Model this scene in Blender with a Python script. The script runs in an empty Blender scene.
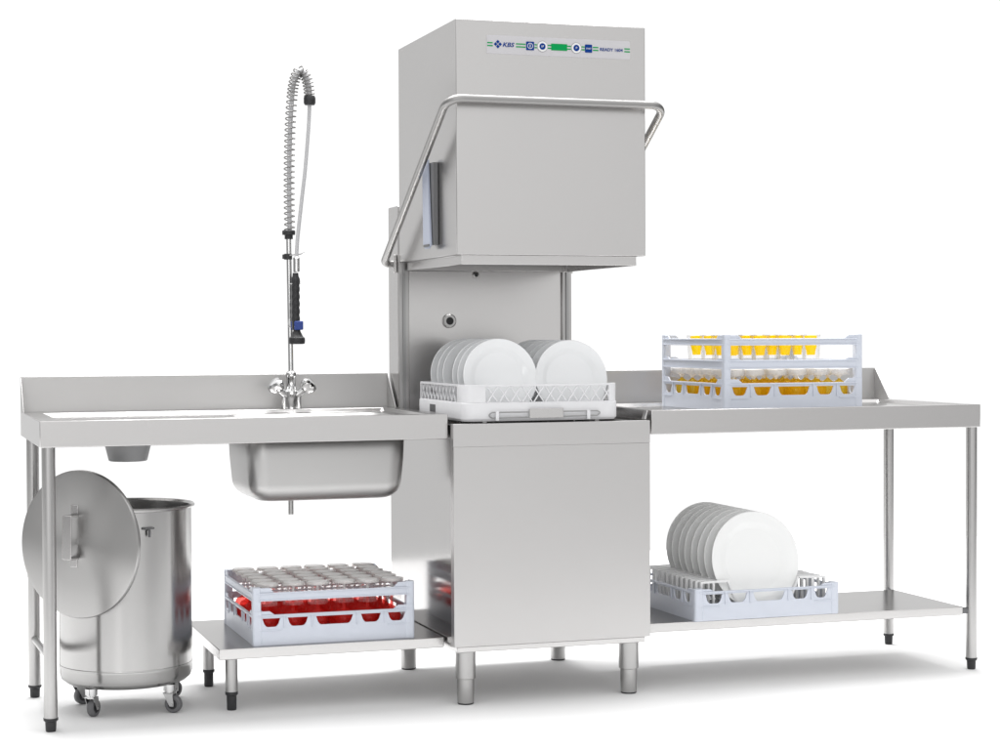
import bpy, math, random
from mathutils import Vector, Matrix
random.seed(4)
PI = math.pi
scn = bpy.context.scene
col = scn.collection
rad = math.radians

# ------------------------------------------------------------------ helpers
def V(*a): return Vector(a)

class MB:
    """collects shapes, builds ONE mesh object"""
    def __init__(s): s.v = []; s.f = []
    def add(s, vs, fs):
        n = len(s.v); s.v += [Vector(v) for v in vs]; s.f += [tuple(i+n for i in f) for f in fs]; return s
    def box(s, x0, x1, y0, y1, z0, z1):
        return s.add([(x0,y0,z0),(x1,y0,z0),(x1,y1,z0),(x0,y1,z0),(x0,y0,z1),(x1,y0,z1),(x1,y1,z1),(x0,y1,z1)],
                     [(0,3,2,1),(4,5,6,7),(0,1,5,4),(1,2,6,5),(2,3,7,6),(3,0,4,7)])
    def prism(s, poly, fn, d0, d1):
        """poly of (a,b); fn(a,b,d) -> xyz"""
        n = len(poly)
        vs = [fn(a,b,d0) for a,b in poly] + [fn(a,b,d1) for a,b in poly]
        fs = [tuple(range(n-1,-1,-1)), tuple(range(n,2*n))] + [(i,(i+1)%n,n+(i+1)%n,n+i) for i in range(n)]
        return s.add(vs, fs)
    def tube(s, path, r, seg=12, cap=True):
        P = [Vector(p) for p in path]; n = len(P)
        rs = r if isinstance(r,(list,tuple)) else [r]*n
        T = []
        for i in range(n):
            t = (P[min(i+1,n-1)]-P[max(i-1,0)]); T.append(t.normalized())
        a = Vector((0,0,1)) if abs(T[0].z) < .9 else Vector((1,0,0))
        u = (a - T[0]*a.dot(T[0])).normalized()
        vs = []
        for i in range(n):
            u = (u - T[i]*u.dot(T[i])).normalized(); w = T[i].cross(u)
            for k in range(seg):
                q = 2*PI*k/seg; vs.append(P[i] + (u*math.cos(q)+w*math.sin(q))*rs[i])
        fs = [(i*seg+k, i*seg+(k+1)%seg, (i+1)*seg+(k+1)%seg, (i+1)*seg+k) for i in range(n-1) for k in range(seg)]
        if cap: fs += [tuple(range(seg-1,-1,-1)), tuple((n-1)*seg+k for k in range(seg))]
        return s.add(vs, fs)
    def lathe(s, prof, c=(0,0,0), seg=32, M=None):
        """profile of (r,z) about local Z; M an optional 3x3/4x4 turning it"""
        c = Vector(c); vs = []; fs = []; rows = []
        for r, z in prof:
            if r < 1e-6:
                rows.append([len(vs)]); vs.append(Vector((0,0,z)))
            else:
                rows.append(list(range(len(vs), len(vs)+seg)))
                vs += [Vector((r*math.cos(2*PI*k/seg), r*math.sin(2*PI*k/seg), z)) for k in range(seg)]
        for a, b in zip(rows, rows[1:]):
            for k in range(seg):
                k2 = (k+1)%seg
                if len(a)==1 and len(b)==1: continue
                if len(a)==1: fs.append((a[0], b[k2], b[k]))
                elif len(b)==1: fs.append((a[k], a[k2], b[0]))
                else: fs.append((a[k], a[k2], b[k2], b[k]))
        if M is not None: vs = [M @ v for v in vs]
        return s.add([v+c for v in vs], fs)
    def cyl(s, p0, p1, r, seg=20): return s.tube([p0,p1], r, seg)
    def build(s, name, mat, parent=None, bevel=0, ang=32, loc=None, base=None, seg=2, solid=0):
        b = Vector(base) if base is not None else (Vector(parent['_b']) if parent is not None and '_b' in parent else Vector())
        me = bpy.data.meshes.new(name)
        me.from_pydata([v-b for v in s.v], [], s.f); me.update()
        me.materials.append(mat)
        import bmesh
        bm = bmesh.new(); bm.from_mesh(me); bmesh.ops.recalc_face_normals(bm, faces=bm.faces); bm.to_mesh(me); bm.free()
        me.polygons.foreach_set('use_smooth', [True]*len(me.polygons))
        me.set_sharp_from_angle(angle=rad(ang))
        o = bpy.data.objects.new(name, me); col.objects.link(o)
        if parent is not None: o.parent = parent; o['_b'] = tuple(b)
        else: o.location = b; o['_b'] = tuple(b)
        if solid:
            m = o.modifiers.new('solid','SOLIDIFY'); m.thickness = solid; m.offset = -1
        if bevel:
            m = o.modifiers.new('bevel','BEVEL'); m.width = bevel; m.segments = seg; m.limit_method = 'ANGLE'; m.angle_limit = rad(40)
        return o

def tag(o, label, cat, group=None):
    o['label'] = label; o['category'] = cat
    if group: o['group'] = group
    return o
def thing(name, loc, label, cat, group=None):
    o = bpy.data.objects.new(name, None); col.objects.link(o); o.empty_display_size = .05
    o.location = loc; o['_b'] = tuple(loc)
    return tag(o, label, cat, group)
def dup(o, parent=None):
    c = o.copy(); col.objects.link(c)
    if parent is not None: c.parent = parent
    for ch in list(o.children): dup(ch, c)
    return c
def fillet(pts, r, n=8):
    P = [Vector(p) for p in pts]; out = [P[0]]
    for a, b, c in zip(P, P[1:], P[2:]):
        u = (a-b).normalized(); w = (c-b).normalized()
        half = math.acos(max(-1,min(1,u.dot(w))))/2
        d = min(r/math.tan(half), (a-b).length*.49, (c-b).length*.49); rr = d*math.tan(half)
        bis = (u+w).normalized(); ce = b + bis*(rr/math.sin(half))
        p0 = b+u*d; p1 = b+w*d; e0 = p0-ce; e1 = p1-ce
        tot = e0.angle(e1)
        for k in range(n+1):
            t = k/n; out.append(ce + (e0*math.sin((1-t)*tot)+e1*math.sin(t*tot))/math.sin(tot))
    out.append(P[-1]); return out
def spline(pts, n=10):
    P = [Vector(p) for p in pts]; P = [P[0]*2-P[1]] + P + [P[-1]*2-P[-2]]; out = []
    for i in range(1, len(P)-2):
        a,b,c,d = P[i-1:i+3]
        for k in range(n):
            t = k/n
            out.append(.5*((2*b)+(c-a)*t+(2*a-5*b+4*c-d)*t*t+(3*b-a-3*c+d)*t**3))
    out.append(P[-2]); return out
def rrect(x0, x1, y0, y1, r, n=6):
    out = []
    for cx, cy, a0 in ((x1-r,y1-r,0),(x0+r,y1-r,PI/2),(x0+r,y0+r,PI),(x1-r,y0+r,1.5*PI)):
        for k in range(n+1):
            a = a0 + PI/2*k/n; out.append((cx+r*math.cos(a), cy+r*math.sin(a)))
    return out

# ------------------------------------------------------------------ materials
def mat(name):
    m = bpy.data.materials.new(name); m.use_nodes = True
    nt = m.node_tree; return m, nt, nt.nodes['Principled BSDF']
def steel(name, base=(.585,.575,.57), rough=.26, stretch=(1,1,60), bump=.004, wave=.06, aniso=0., var=.014, radial=False, rvar=.0175):
    m, nt, b = mat(name); N = nt.nodes; L = nt.links
    b.inputs['Metallic'].default_value = 1
    b.inputs['Anisotropic'].default_value = aniso
    if radial:
        tg = N.new('ShaderNodeTangent'); tg.direction_type = 'RADIAL'; tg.axis = 'Z'
        L.new(tg.outputs[0], b.inputs['Tangent']); b.inputs['Anisotropic Rotation'].default_value = .25
    tc = N.new('ShaderNodeTexCoord'); mp = N.new('ShaderNodeMapping'); mp.inputs['Scale'].default_value = stretch
    L.new(tc.outputs['Object'], mp.inputs['Vector'])
    n1 = N.new('ShaderNodeTexNoise'); n1.inputs['Scale'].default_value = 14; n1.inputs['Detail'].default_value = 5
    L.new(mp.outputs[0], n1.inputs['Vector'])
    n2 = N.new('ShaderNodeTexNoise'); n2.inputs['Scale'].default_value = 3.1; n2.inputs['Detail'].default_value = 2
    L.new(tc.outputs['Object'], n2.inputs['Vector'])
    mr = N.new('ShaderNodeMapRange'); mr.inputs['To Min'].default_value = rough-rvar; mr.inputs['To Max'].default_value = rough+rvar
    b.inputs['Specular Tint'].default_value = (.72,.72,.72,1)
    mr.inputs['From Min'].default_value = .3; mr.inputs['From Max'].default_value = .7
    L.new(n1.outputs['Fac'], mr.inputs['Value']); L.new(mr.outputs[0], b.inputs['Roughness'])
    cr = N.new('ShaderNodeMapRange'); cr.inputs['From Min'].default_value=.3; cr.inputs['From Max'].default_value=.7
    cr.inputs['To Min'].default_value = 1-var; cr.inputs['To Max'].default_value = 1+var*.5
    ad = N.new('ShaderNodeMath'); ad.operation='ADD'; L.new(n1.outputs['Fac'], ad.inputs[0]); L.new(n2.outputs['Fac'], ad.inputs[1])
    hf = N.new('ShaderNodeMath'); hf.operation='MULTIPLY'; hf.inputs[1].default_value=.5; L.new(ad.outputs[0], hf.inputs[0])
    L.new(hf.outputs[0], cr.inputs['Value'])
    vm = N.new('ShaderNodeVectorMath'); vm.operation='SCALE'; vm.inputs[0].default_value = base
    L.new(cr.outputs[0], vm.inputs['Scale']); L.new(vm.outputs[0], b.inputs['Base Color'])
    b1 = N.new('ShaderNodeBump'); b1.inputs['Strength'].default_value = wave; b1.inputs['Distance'].default_value = .006
    L.new(n2.outputs['Fac'], b1.inputs['Height'])
    b2 = N.new('ShaderNodeBump'); b2.inputs['Strength'].default_value = bump; b2.inputs['Distance'].default_value = .0006
    L.new(n1.outputs['Fac'], b2.inputs['Height']); L.new(b1.outputs[0], b2.inputs['Normal']); L.new(b2.outputs[0], b.inputs['Normal'])
    return m
def plastic(name, c, rough=.4, spec=.5, mottled=.04, trans=0):
    m, nt, b = mat(name); N = nt.nodes; L = nt.links
    b.inputs['Roughness'].default_value = rough; b.inputs['Specular IOR Level'].default_value = spec
    tc = N.new('ShaderNodeTexCoord'); n = N.new('ShaderNodeTexNoise'); n.inputs['Scale'].default_value = 25; n.inputs['Detail'].default_value = 4
    L.new(tc.outputs['Object'], n.inputs['Vector'])
    mr = N.new('ShaderNodeMapRange'); mr.inputs['To Min'].default_value = 1-mottled; mr.inputs['To Max'].default_value = 1+mottled
    L.new(n.outputs['Fac'], mr.inputs['Value'])
    vm = N.new('ShaderNodeVectorMath'); vm.operation='SCALE'; vm.inputs[0].default_value = c
    L.new(mr.outputs[0], vm.inputs['Scale']); L.new(vm.outputs[0], b.inputs['Base Color'])
    return m
def thin_glass(name, tint=(.97,.97,.97), edge=(.55,.53,.52), gloss=.12, body=.0, bodycol=(1,1,1), thru=.45):
    """thin clear glass: see-through, darker grey towards its edges, with a sheen; body = share of dyed, light-scattering substance"""
    m = bpy.data.materials.new(name); m.use_nodes = True; nt = m.node_tree; N = nt.nodes; L = nt.links
    N.remove(N['Principled BSDF']); out = N['Material Output']
    tr = N.new('ShaderNodeBsdfTransparent'); lw = N.new('ShaderNodeLayerWeight'); lw.inputs['Blend'].default_value = .35
    mx = N.new('ShaderNodeMix'); mx.data_type='RGBA'
    mx.inputs['A'].default_value = (*tint,1); mx.inputs['B'].default_value = (*edge,1)
    L.new(lw.outputs['Facing'], mx.inputs['Factor']); L.new(mx.outputs['Result'], tr.inputs['Color'])
    gl = N.new('ShaderNodeBsdfGlossy'); gl.inputs['Roughness'].default_value = .04
    a = N.new('ShaderNodeMixShader')
    mr = N.new('ShaderNodeMapRange'); mr.inputs['To Min'].default_value=.012; mr.inputs['To Max'].default_value = gloss+.14
    L.new(lw.outputs['Fresnel'], mr.inputs['Value']); L.new(mr.outputs[0], a.inputs['Fac'])
    L.new(tr.outputs[0], a.inputs[1]); L.new(gl.outputs[0], a.inputs[2]); last = a
    if body:
        df = N.new('ShaderNodeBsdfDiffuse'); df.inputs['Color'].default_value = (*bodycol,1)
        tl = N.new('ShaderNodeBsdfTranslucent'); tl.inputs['Color'].default_value = (*bodycol,1)
        h = N.new('ShaderNodeMixShader'); h.inputs['Fac'].default_value=thru; L.new(df.outputs[0],h.inputs[1]); L.new(tl.outputs[0],h.inputs[2])
        k = N.new('ShaderNodeMixShader'); k.inputs['Fac'].default_value = body; L.new(a.outputs[0],k.inputs[1]); L.new(h.outputs[0],k.inputs[2]); last = k
    L.new(last.outputs[0], out.inputs['Surface'])
    return m

ST   = steel('sheet_steel', rough=.25, stretch=(1,1,40))
STS  = steel('polished_side_steel', rough=.12, stretch=(1,1,30), wave=.10)
STT  = steel('table_steel', rough=.22, stretch=(.6,40,40))
STTUBE = steel('tube_steel', base=(.46,.455,.45), rough=.30, stretch=(30,30,1), bump=0, wave=0, var=.006, rvar=.004)
STBIN = steel('bin_steel', base=(.47,.465,.46), rough=.22, stretch=(1,1,60), wave=0, bump=0, var=.008, rvar=.003, aniso=.75, radial=True)
STLID = steel('lid_steel', base=(.45,.445,.44), rough=.34, stretch=(30,30,1), wave=0, bump=0, var=.008, rvar=.005, aniso=.8, radial=True)
STBOWL = steel('bowl_steel', base=(.51,.505,.50), rough=.40, stretch=(1,1,20), wave=.05)
STHAN = steel('handle_steel', base=(.37,.365,.36), rough=.40, stretch=(1,1,1))
STBS = steel('backsplash_steel', base=(.53,.525,.52), rough=.50, stretch=(.6,40,40))
SPRING = steel('spring_steel', base=(.22,.215,.21), rough=.40, wave=0)
STP = steel('panel_steel', rough=.38, stretch=(1,1,40))
CHROME = steel('chrome', base=(.62,.62,.62), rough=.08, wave=0, bump=0)
DARKST = steel('dark_steel', base=(.35,.35,.35), rough=.3)  # plain darker steel for slide strips and wire handle
BLACK = plastic('black_rubber', (.022,.022,.024), .5)
DGREY = plastic('grey_rubber', (.13,.13,.135), .55)
HOSE = plastic('hose_grey', (.52,.52,.53), .35)
BLUE = plastic('blue_plastic', (.022,.055,.27), .4)
CHUTE = plastic('chute_grey', (.30,.30,.305), .5)
RACKB = plastic('rack_blue_grey', (.60,.632,.705), .42, .35)
RACKW = plastic('rack_white', (.72,.72,.735), .4, .35)
PEGW = plastic('peg_white', (.80,.80,.80), .4, .3)
CHINA = plastic('white_china', (.83,.84,.85), .12, .5, .012)
CHINA2 = plastic('white_china_matt', (.83,.835,.83), .2, .45, .012)
LATCH = plastic('latch_pale_blue', (.41,.445,.54), .4)
LATCHD = plastic('reflection_grey', (.15,.15,.155), .45)  # tone of the latch's reflection, put in as solid grey
STICKER = plastic('sticker', (.62,.61,.63), .5, .2, .01)
GREEN = plastic('sticker_green', (.002,.33,.085), .6, .1)
NAVY = plastic('sticker_navy', (.004,.045,.25), .6, .1)
WHITE = plastic('sticker_white', (.85,.85,.85), .5, .3)
GLASS = thin_glass('clear_glass', (.99,.99,.99), (.95,.945,.94), .0)
FOOTG = thin_glass('foot_glass', (.97,.955,.945), (.85,.83,.815), .08, .82, (.97,.965,.96), .12)
CLEARW = thin_glass('frosted_clear', (.995,.995,.995), (.985,.98,.98), -.08, .10, (.98,.975,.97), .5)
RIMG = thin_glass('rim_glass', (.96,.95,.945), (.72,.70,.68), .06, .42, (.93,.92,.91), .2)
REDG = thin_glass('red_glass', (1.,.46,.43), (1.,.36,.33), .05, .32, (1.,.085,.07))
YELG = thin_glass('yellow_glass', (1.,.88,.10), (1.,.78,.05), .02, .55, (1.,.80,.0))
ORG = thin_glass('orange_glass', (1.,.92,.45), (1.,.80,.22), .03, .36, (1.,.70,.03))
def floor_mat():
    m, nt, b = mat('studio_floor'); N = nt.nodes; L = nt.links
    b.inputs['Roughness'].default_value = .8; b.inputs['Specular IOR Level'].default_value = .1
    tc = N.new('ShaderNodeTexCoord'); n = N.new('ShaderNodeTexNoise'); n.inputs['Scale'].default_value = 3
    L.new(tc.outputs['Object'], n.inputs['Vector'])
    r = N.new('ShaderNodeMapRange'); r.inputs['To Min'].default_value=.80; r.inputs['To Max'].default_value=.82
    L.new(n.outputs['Fac'], r.inputs['Value']); L.new(r.outputs[0], b.inputs['Base Color'])
    return m
FLOOR = floor_mat()

# ------------------------------------------------------------------ setting
fl = MB().add([(-6,-1.15,0),(7,-1.15,0),(7,3.4,0),(-6,3.4,0)], [(0,1,2,3)]).build('floor', FLOOR)
fl['kind'] = 'structure'

# ------------------------------------------------------------------ dishwasher
dw = thing('hood_dishwasher', (.296,.33,0), 'tall grey steel dishwasher with its hood raised above a rack of white plates', 'dishwasher')
# rear column
c = MB().box(.0,.563,.577,.69,.795,1.44)
c.build('rear_column', ST, dw, .003)
for x0, x1 in ((.0,.032),(.533,.563)):
    g = MB().box(x0,x1,.566,.576,.795,1.40)
    go = g.build('guide_rail', STTUBE, dw, .0015)
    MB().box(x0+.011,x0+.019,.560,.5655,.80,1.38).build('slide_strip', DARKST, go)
p = MB().lathe([(0,.001),(.011,.001),(.011,.006),(.0185,.006),(.0215,.003),(.0215,-.004)], (.163,.574,1.0860), 28, Matrix.Rotation(PI/2,3,'X')).build('wash_port', STTUBE, dw)
MB().lathe([(0,.0065),(.012,.0065),(.012,.0)], (.163,.5738,1.0860), 24, Matrix.Rotation(PI/2,3,'X')).build('port_hole', BLACK, p)
p = MB().lathe([(0,.001),(.006,.001),(.006,.004),(.010,.003),(.010,-.004)], (.2500,.574,1.2285), 24, Matrix.Rotation(PI/2,3,'X')).build('rinse_port', STTUBE, dw)
MB().lathe([(0,.0045),(.0055,.0045),(.0055,.0)], (.2500,.5738,1.2285), 20, Matrix.Rotation(PI/2,3,'X')).build('port_hole', BLACK, p)
# lower body with an open tank on top
b = MB()
x0,x1,y0,y1,z0,z1 = .004,.588,.032,.69,.172,.790
ix0,ix1,iy0,iy1,iz = .022,.570,.05,.56,.70
vs = [(x0,y0,z0),(x1,y0,z0),(x1,y1,z0),(x0,y1,z0),(x0,y0,z1),(x1,y0,z1),(x1,y1,z1),(x0,y1,z1),
      (ix0,iy0,z1),(ix1,iy0,z1),(ix1,iy1,z1),(ix0,iy1,z1),(ix0,iy0,iz),(ix1,iy0,iz),(ix1,iy1,iz),(ix0,iy1,iz)]
fs = [(0,3,2,1),(0,1,5,4),(1,2,6,5),(2,3,7,6),(3,0,4,7),(4,5,9,8),(5,6,10,9),(6,7,11,10),(7,4,8,11),(8,9,13,12),(9,10,14,13),(10,11,15,14),(11,8,12,15),(12,13,14,15)]
b.add(vs, fs).build('lower_body', STS, dw, .0015)
for x in (.10,.44): MB().box(x,x+.012,.045,.565,.7915,.7985).build('rack_rail', STTUBE, dw)
fp = MB().box(0,.592,0,.030,.169,.7296).build('front_panel', STP, dw, .0008)
MB().box(-.0006,.5926,-.0004,.030,.7300,.794).build('front_cap', STP, dw, .0008)
MB().box(.010,.579,.008,.682,.152,.1685).build('base_frame', STT, dw, .002)
MB().prism([(.5905,.796),(.5975,.796),(.6035,.820),(.5995,.820)], lambda a,b,d:(a,d,b), .04, .06).build('lug', STT, dw, .001)
for x in (.0476,.5444):
    for y in (.0507,.65):
        L = MB().lathe([(0,.004),(.0225,.004),(.0235,.008),(.0245,.072),(.0285,.074),(.0290,.152),(0,.152)], (x,y,0), 32).build('leg', STTUBE, dw)
        MB().lathe([(0,0),(.021,0),(.0235,.003),(.0225,.0045),(0,.0045)], (x,y,0), 28).build('foot', BLACK, L)
# hood: open-bottomed shell with an inset skirt
hx0,hx1,hy0,hy1,hz0,hz1 = 0,.563,-.041,.561,1.2654,1.915
h = MB()
i = .02
vs = [(hx0,hy0,hz0),(hx1,hy0,hz0),(hx1,hy1,hz0),(hx0,hy1,hz0),(hx0,hy0,hz1),(hx1,hy0,hz1),(hx1,hy1,hz1),(hx0,hy1,hz1)]
q = [(hx0+i,hy0+i),(hx1-i,hy0+i),(hx1-i,hy1-i),(hx0+i,hy1-i)]
q2 = [(hx0+i+.004,hy0+i+.004),(hx1-i-.004,hy0+i+.004),(hx1-i-.004,hy1-i-.004),(hx0+i+.004,hy1-i-.004)]
vs += [(x,y,hz0) for x,y in q] + [(x,y,1.2385) for x,y in q] + [(x,y,1.2385) for x,y in q2] + [(x,y,hz1-.05) for x,y in q2]
fs = [(4,5,6,7)]
for a in range(4):
    b2 = (a+1)%4
    fs += [(a,b2,4+b2,4+a),(b2,a,8+a,8+b2),(8+b2,8+a,12+a,12+b2),(12+b2,12+a,16+a,16+b2),(16+b2,16+a,20+a,20+b2)]
fs += [(20,21,22,23)]
hood = h.add(vs, fs).build('hood', ST, dw, .0035)
# handle: one bent tube, pivoted on the rear column
yb, zb = -.090, 1.690
hl = fillet([(.004,.600,1.262),(-.040,.598,1.262),(-.040,yb,zb),(.603,yb,zb),(.603,.598,1.262),(.559,.600,1.262)], .045, 12)
HB = MB().tube(hl, .0115, 20).build('handle', STHAN, dw)
for x in (-.0115,.5645): 
    MB().box(x,x+.010,.582,.620,1.235,1.290).build('pivot_plate', STT, HB, .002)
# latch plate between handle and hood side
la = MB().prism([(.221,1.536),(.170,1.546),(.142,1.300),(.160,1.290),(.198,1.290),(.214,1.304)], lambda a,b,d:(d,a,b), -.024, -.017).build('latch', LATCH, dw, .0015)
MB().box(-.0155,-.0012,.135,.180,1.300,1.535).build('latch_reflection', LATCHD, la, .001)  # solid grey strip put in for the latch's reflection in the hood
MB().prism([(.166,1.535),(.178,1.535),(.166,1.300),(.150,1.300)], lambda a,b,d:(d,a,b), -.0165, -.0156).build('latch_gap_shade', BLACK, la)  # black wedge put in for the shade in the gap behind the latch
MB().prism([(.145,1.2955),(.145,1.302),(.199,1.302),(.199,1.2955)], lambda a,b,d:(d,a,b), -.0275, -.0245).build('latch_lip', DGREY, la)
# control panel sticker with its writing
lx0, lx1, lz0, lz1 = .0885, .516, 1.8225, 1.8735
def PX(u): return lx0 + (u-486.5)*(lx1-lx0)/143.3
cp = MB().prism(rrect(lx0,lx1,lz0,lz1,.004,4), lambda a,b,d:(a,d,b), -.0425, -.0410).build('control_panel', STICKER, hood)
zc = 1.8480
YF = -.0426
def plate(name, x0, x1, z0, z1, m, d=.0008, r=.0):
    poly = rrect(x0,x1,z0,z1,r,4) if r else [(x0,z0),(x1,z0),(x1,z1),(x0,z1)]
    return MB().prism(poly, lambda a,b,dd:(a,dd,b), YF-d, YF+.0004).build(name, m, cp)
for u0,u1 in ((487.1,492.4),(515.2,524.6),(533.6,536.0),(546.8,550.0),(566.1,569.8),(580.5,583.8),(592.0,597.5),(624.0,629.7)):
    s = MB()
    for dz in (.0040,-.0040): s.box(PX(u0),PX(u1),YF-.0006,YF+.0004,zc+dz-.0016,zc+dz+.0016)
    s.build('stripe', GREEN, cp)
def disc(name, u, r, m, y, d=.0006, r0=0):
    prof = [(r0,d),(r,d),(r,0),(r0,0)] if not r0 else [(r0,0),(r0,d),(r,d),(r,0),(r0,0)]
    return MB().lathe(prof, (PX(u),y,zc), 32, Matrix.Rotation(PI/2,3,'X')).build(name, m, cp)
plate('button', PX(525.2), PX(533.0), zc-.0118, zc+.0118, NAVY, .0014, .002)
disc('button_ring', 529.1, .0082, WHITE, YF-.0015, .0004, .0068)
s = MB(); s.box(PX(529.1)-.0009,PX(529.1)+.0009,YF-.0019,YF-.001,zc-.0045,zc+.0045); s.build('button_mark', WHITE, cp)
for u in (541.3, 575.2):
    disc('button_bezel', u, .0152, DGREY, YF-.0002, .0006)
    disc('round_button', u, .0144, WHITE, YF-.0009, .0006)
    disc('button_centre', u, .0090, NAVY, YF-.0016, .0006)
plate('display', PX(550.1), PX(566.0), zc-.0092, zc+.0092, GREEN, .0010)
plate('button', PX(584.0), PX(591.1), zc-.0112, zc+.0112, NAVY, .0014, .002)
def text(name, body, x0, x1, z, hgt, m, shear=0, y=YF-.0006, off=0, parent=cp):
    cu = bpy.data.curves.new('lettering','FONT'); cu.body = body; cu.size = 1; cu.shear = shear; cu.offset = off; cu.extrude = .02
    t = bpy.data.objects.new('lettering_source', cu); col.objects.link(t)
    bpy.context.view_layer.update()
    me = bpy.data.meshes.new_from_object(t.evaluated_get(bpy.context.evaluated_depsgraph_get()))
    col.objects.unlink(t); bpy.data.objects.remove(t)
    xs = [v.co.x for v in me.vertices]; ys = [v.co.y for v in me.vertices]
    sx = (x1-x0)/(max(xs)-min(xs)); sz = hgt/(max(ys)-min(ys)); mx, my = min(xs), min(ys)
    b = Vector(parent['_b'])
    for v in me.vertices:
        a, c, e = v.co; v.co = Vector((x0+(a-mx)*sx, y+(-e)*.02, z-hgt/2+(c-my)*sz)) - b
    me.name = name; me.materials.clear(); me.materials.append(m)
    o = bpy.data.objects.new(name, me); col.objects.link(o); o.parent = parent
    return o
text('lettering', 'KBS', PX(502.1), PX(513.6), zc+.0005, .0122, NAVY, .25, off=.015)
text('lettering', 'READY 1604', PX(599.2), PX(622.3), zc-.0005, .0088, NAVY, 0, off=.012)
text('lettering', 'START', PX(585.0), PX(590.2), zc, .0042, WHITE, 0, y=YF-.0017)
text('lettering', 'P', PX(574.6), PX(576.0), zc, .006, WHITE, 0, y=YF-.0025)
text('lettering', '1P', PX(540.2), PX(542.5), zc, .006, WHITE, 0, y=YF-.0025)
e = MB(); k = .0052
for dx, dz in ((0,.0066),(0,-.0066),(-.0066,0),(.0066,0)):
    cx, cz = PX(497.4)+dx, zc+.001+dz
    e.prism([(cx-k,cz),(cx,cz-k),(cx+k,cz),(cx,cz+k)], lambda a,b,d:(a,d,b), YF-.0008, YF+.0002)
e.build('emblem', NAVY, cp)

# ------------------------------------------------------------------ tables
def tabletop(x0, x1, y0, y1, z, th, rf, rb, rl_, rr, dep, holes=()):
    """pressed top: raised rim round a shallow basin, apron down all sides; holes = rounded rectangles / circles cut through the basin floor"""
    m = MB()
    bx0,bx1,by0,by1 = x0+rl_,x1-rr,y0+rf,y1-rb; s = .008
    loops = [[(x0+.02,y0+.02,z-th),(x1-.02,y0+.02,z-th),(x1-.02,y1-.02,z-th),(x0+.02,y1-.02,z-th)],
             [(x0,y0,z-th),(x1,y0,z-th),(x1,y1,z-th),(x0,y1,z-th)],
             [(x0,y0,z),(x1,y0,z),(x1,y1,z),(x0,y1,z)],
             [(bx0,by0,z),(bx1,by0,z),(bx1,by1,z),(bx0,by1,z)],
             [(bx0+s,by0+s,z-dep),(bx1-s,by0+s,z-dep),(bx1-s,by1-s,z-dep),(bx0+s,by1-s,z-dep)]]
    vs = [p for l in loops for p in l]; fs = []
    for k in range(4):
        for a in range(4):
            b = (a+1)%4; fs.append((k*4+a,k*4+b,k*4+4+b,k*4+4+a))
    m.add(vs, fs)
    # basin floor as columns of cells; each hole sits in a cell of its own
    X = [bx0+s]; cells = []
    for hx0,hx1,hy0,hy1,poly in holes:
        X += [hx0,hx1]
    X.append(bx1-s); zf = z-dep
    for k in range(len(X)-1):
        xa, xb = X[k], X[k+1]; hole = None
        for hh in holes:
            if abs(hh[0]-xa) < 1e-6: hole = hh
        if not hole:
            m.add([(xa,by0+s,zf),(xb,by0+s,zf),(xb,by1-s,zf),(xa,by1-s,zf)], [(0,1,2,3)])
        else:
            _,_,ha,hb,poly = hole
            m.add([(xa,by0+s,zf),(xb,by0+s,zf),(xb,ha,zf),(xa,ha,zf)], [(0,1,2,3)])
            m.add([(xa,hb,zf),(xb,hb,zf),(xb,by1-s,zf),(xa,by1-s,zf)], [(0,1,2,3)])
            cx, cy = (xa+xb)/2, (ha+hb)/2; n = len(poly); out = []
            for px, py in poly:
                dx, dy = px-cx, py-cy; t = min((xb-xa)/2/max(abs(dx),1e-9), (hb-ha)/2/max(abs(dy),1e-9)); out.append((cx+dx*t, cy+dy*t, zf))
            m.add(out+[(px,py,zf) for px,py in poly], [(a,(a+1)%n,n+(a+1)%n,n+a) for a in range(n)])
    return m
TZ, TH, TF, TB, BS = .8216, .070, .0345, .691, .9248
def backsplash(parent, x0, x1):
    m = MB().box(x0,x1,TB-.005,TB-.0005,TZ-.002,BS)
    for xa, xb in ((x0,x0+.002),(x1-.002,x1)):
        m.prism([(TB-.006,TZ-.001),(TB-.105,TZ-.001),(TB-.100,TZ+.006),(TB-.012,BS-.003),(TB-.006,BS-.003)], lambda a,b,d:(d,a,b), xa, xb)
    return m.build('backsplash', STBS, parent, .0008)
def table_leg(parent, x, y, r=.0178, ztop=TZ-.012):
    L = MB().tube([(x,y,.034),(x,y,ztop)], r, 28).build('leg', STTUBE, parent)
    MB().lathe([(0,0),(r*.70,0),(r*.78,.004),(r*.84,.026),(r*1.08,.030),(r*1.10,.036),(0,.036)], (x,y,0), 24).build('foot', BLACK, L)
    return L

t1 = thing('sink_table', (-.564,.36,0), 'steel table with a sunken sink bowl and tall spray tap, left of the dishwasher', 'table')
SX0,SX1,SY0,SY1 = -.556,-.094,.118,.48
sinkpoly = rrect(SX0,SX1,SY0,SY1,.058,8)
fc, fr = (-.865,.26), .064
circ = [(fc[0]+fr*math.cos(2*PI*k/40), fc[1]+fr*math.sin(2*PI*k/40)) for k in range(40)]
tabletop(-1.122,-.0055,TF,TB,TZ,TH,.035,.10,.055,.04,.010,
   [(fc[0]-.08,fc[0]+.08,fc[1]-.08,fc[1]+.08,circ),(SX0-.012,SX1+.012,SY0-.012,SY1+.012,sinkpoly)]).build('table_top', STT, t1, .002)
backsplash(t1, -1.122, -.0055)
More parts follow.
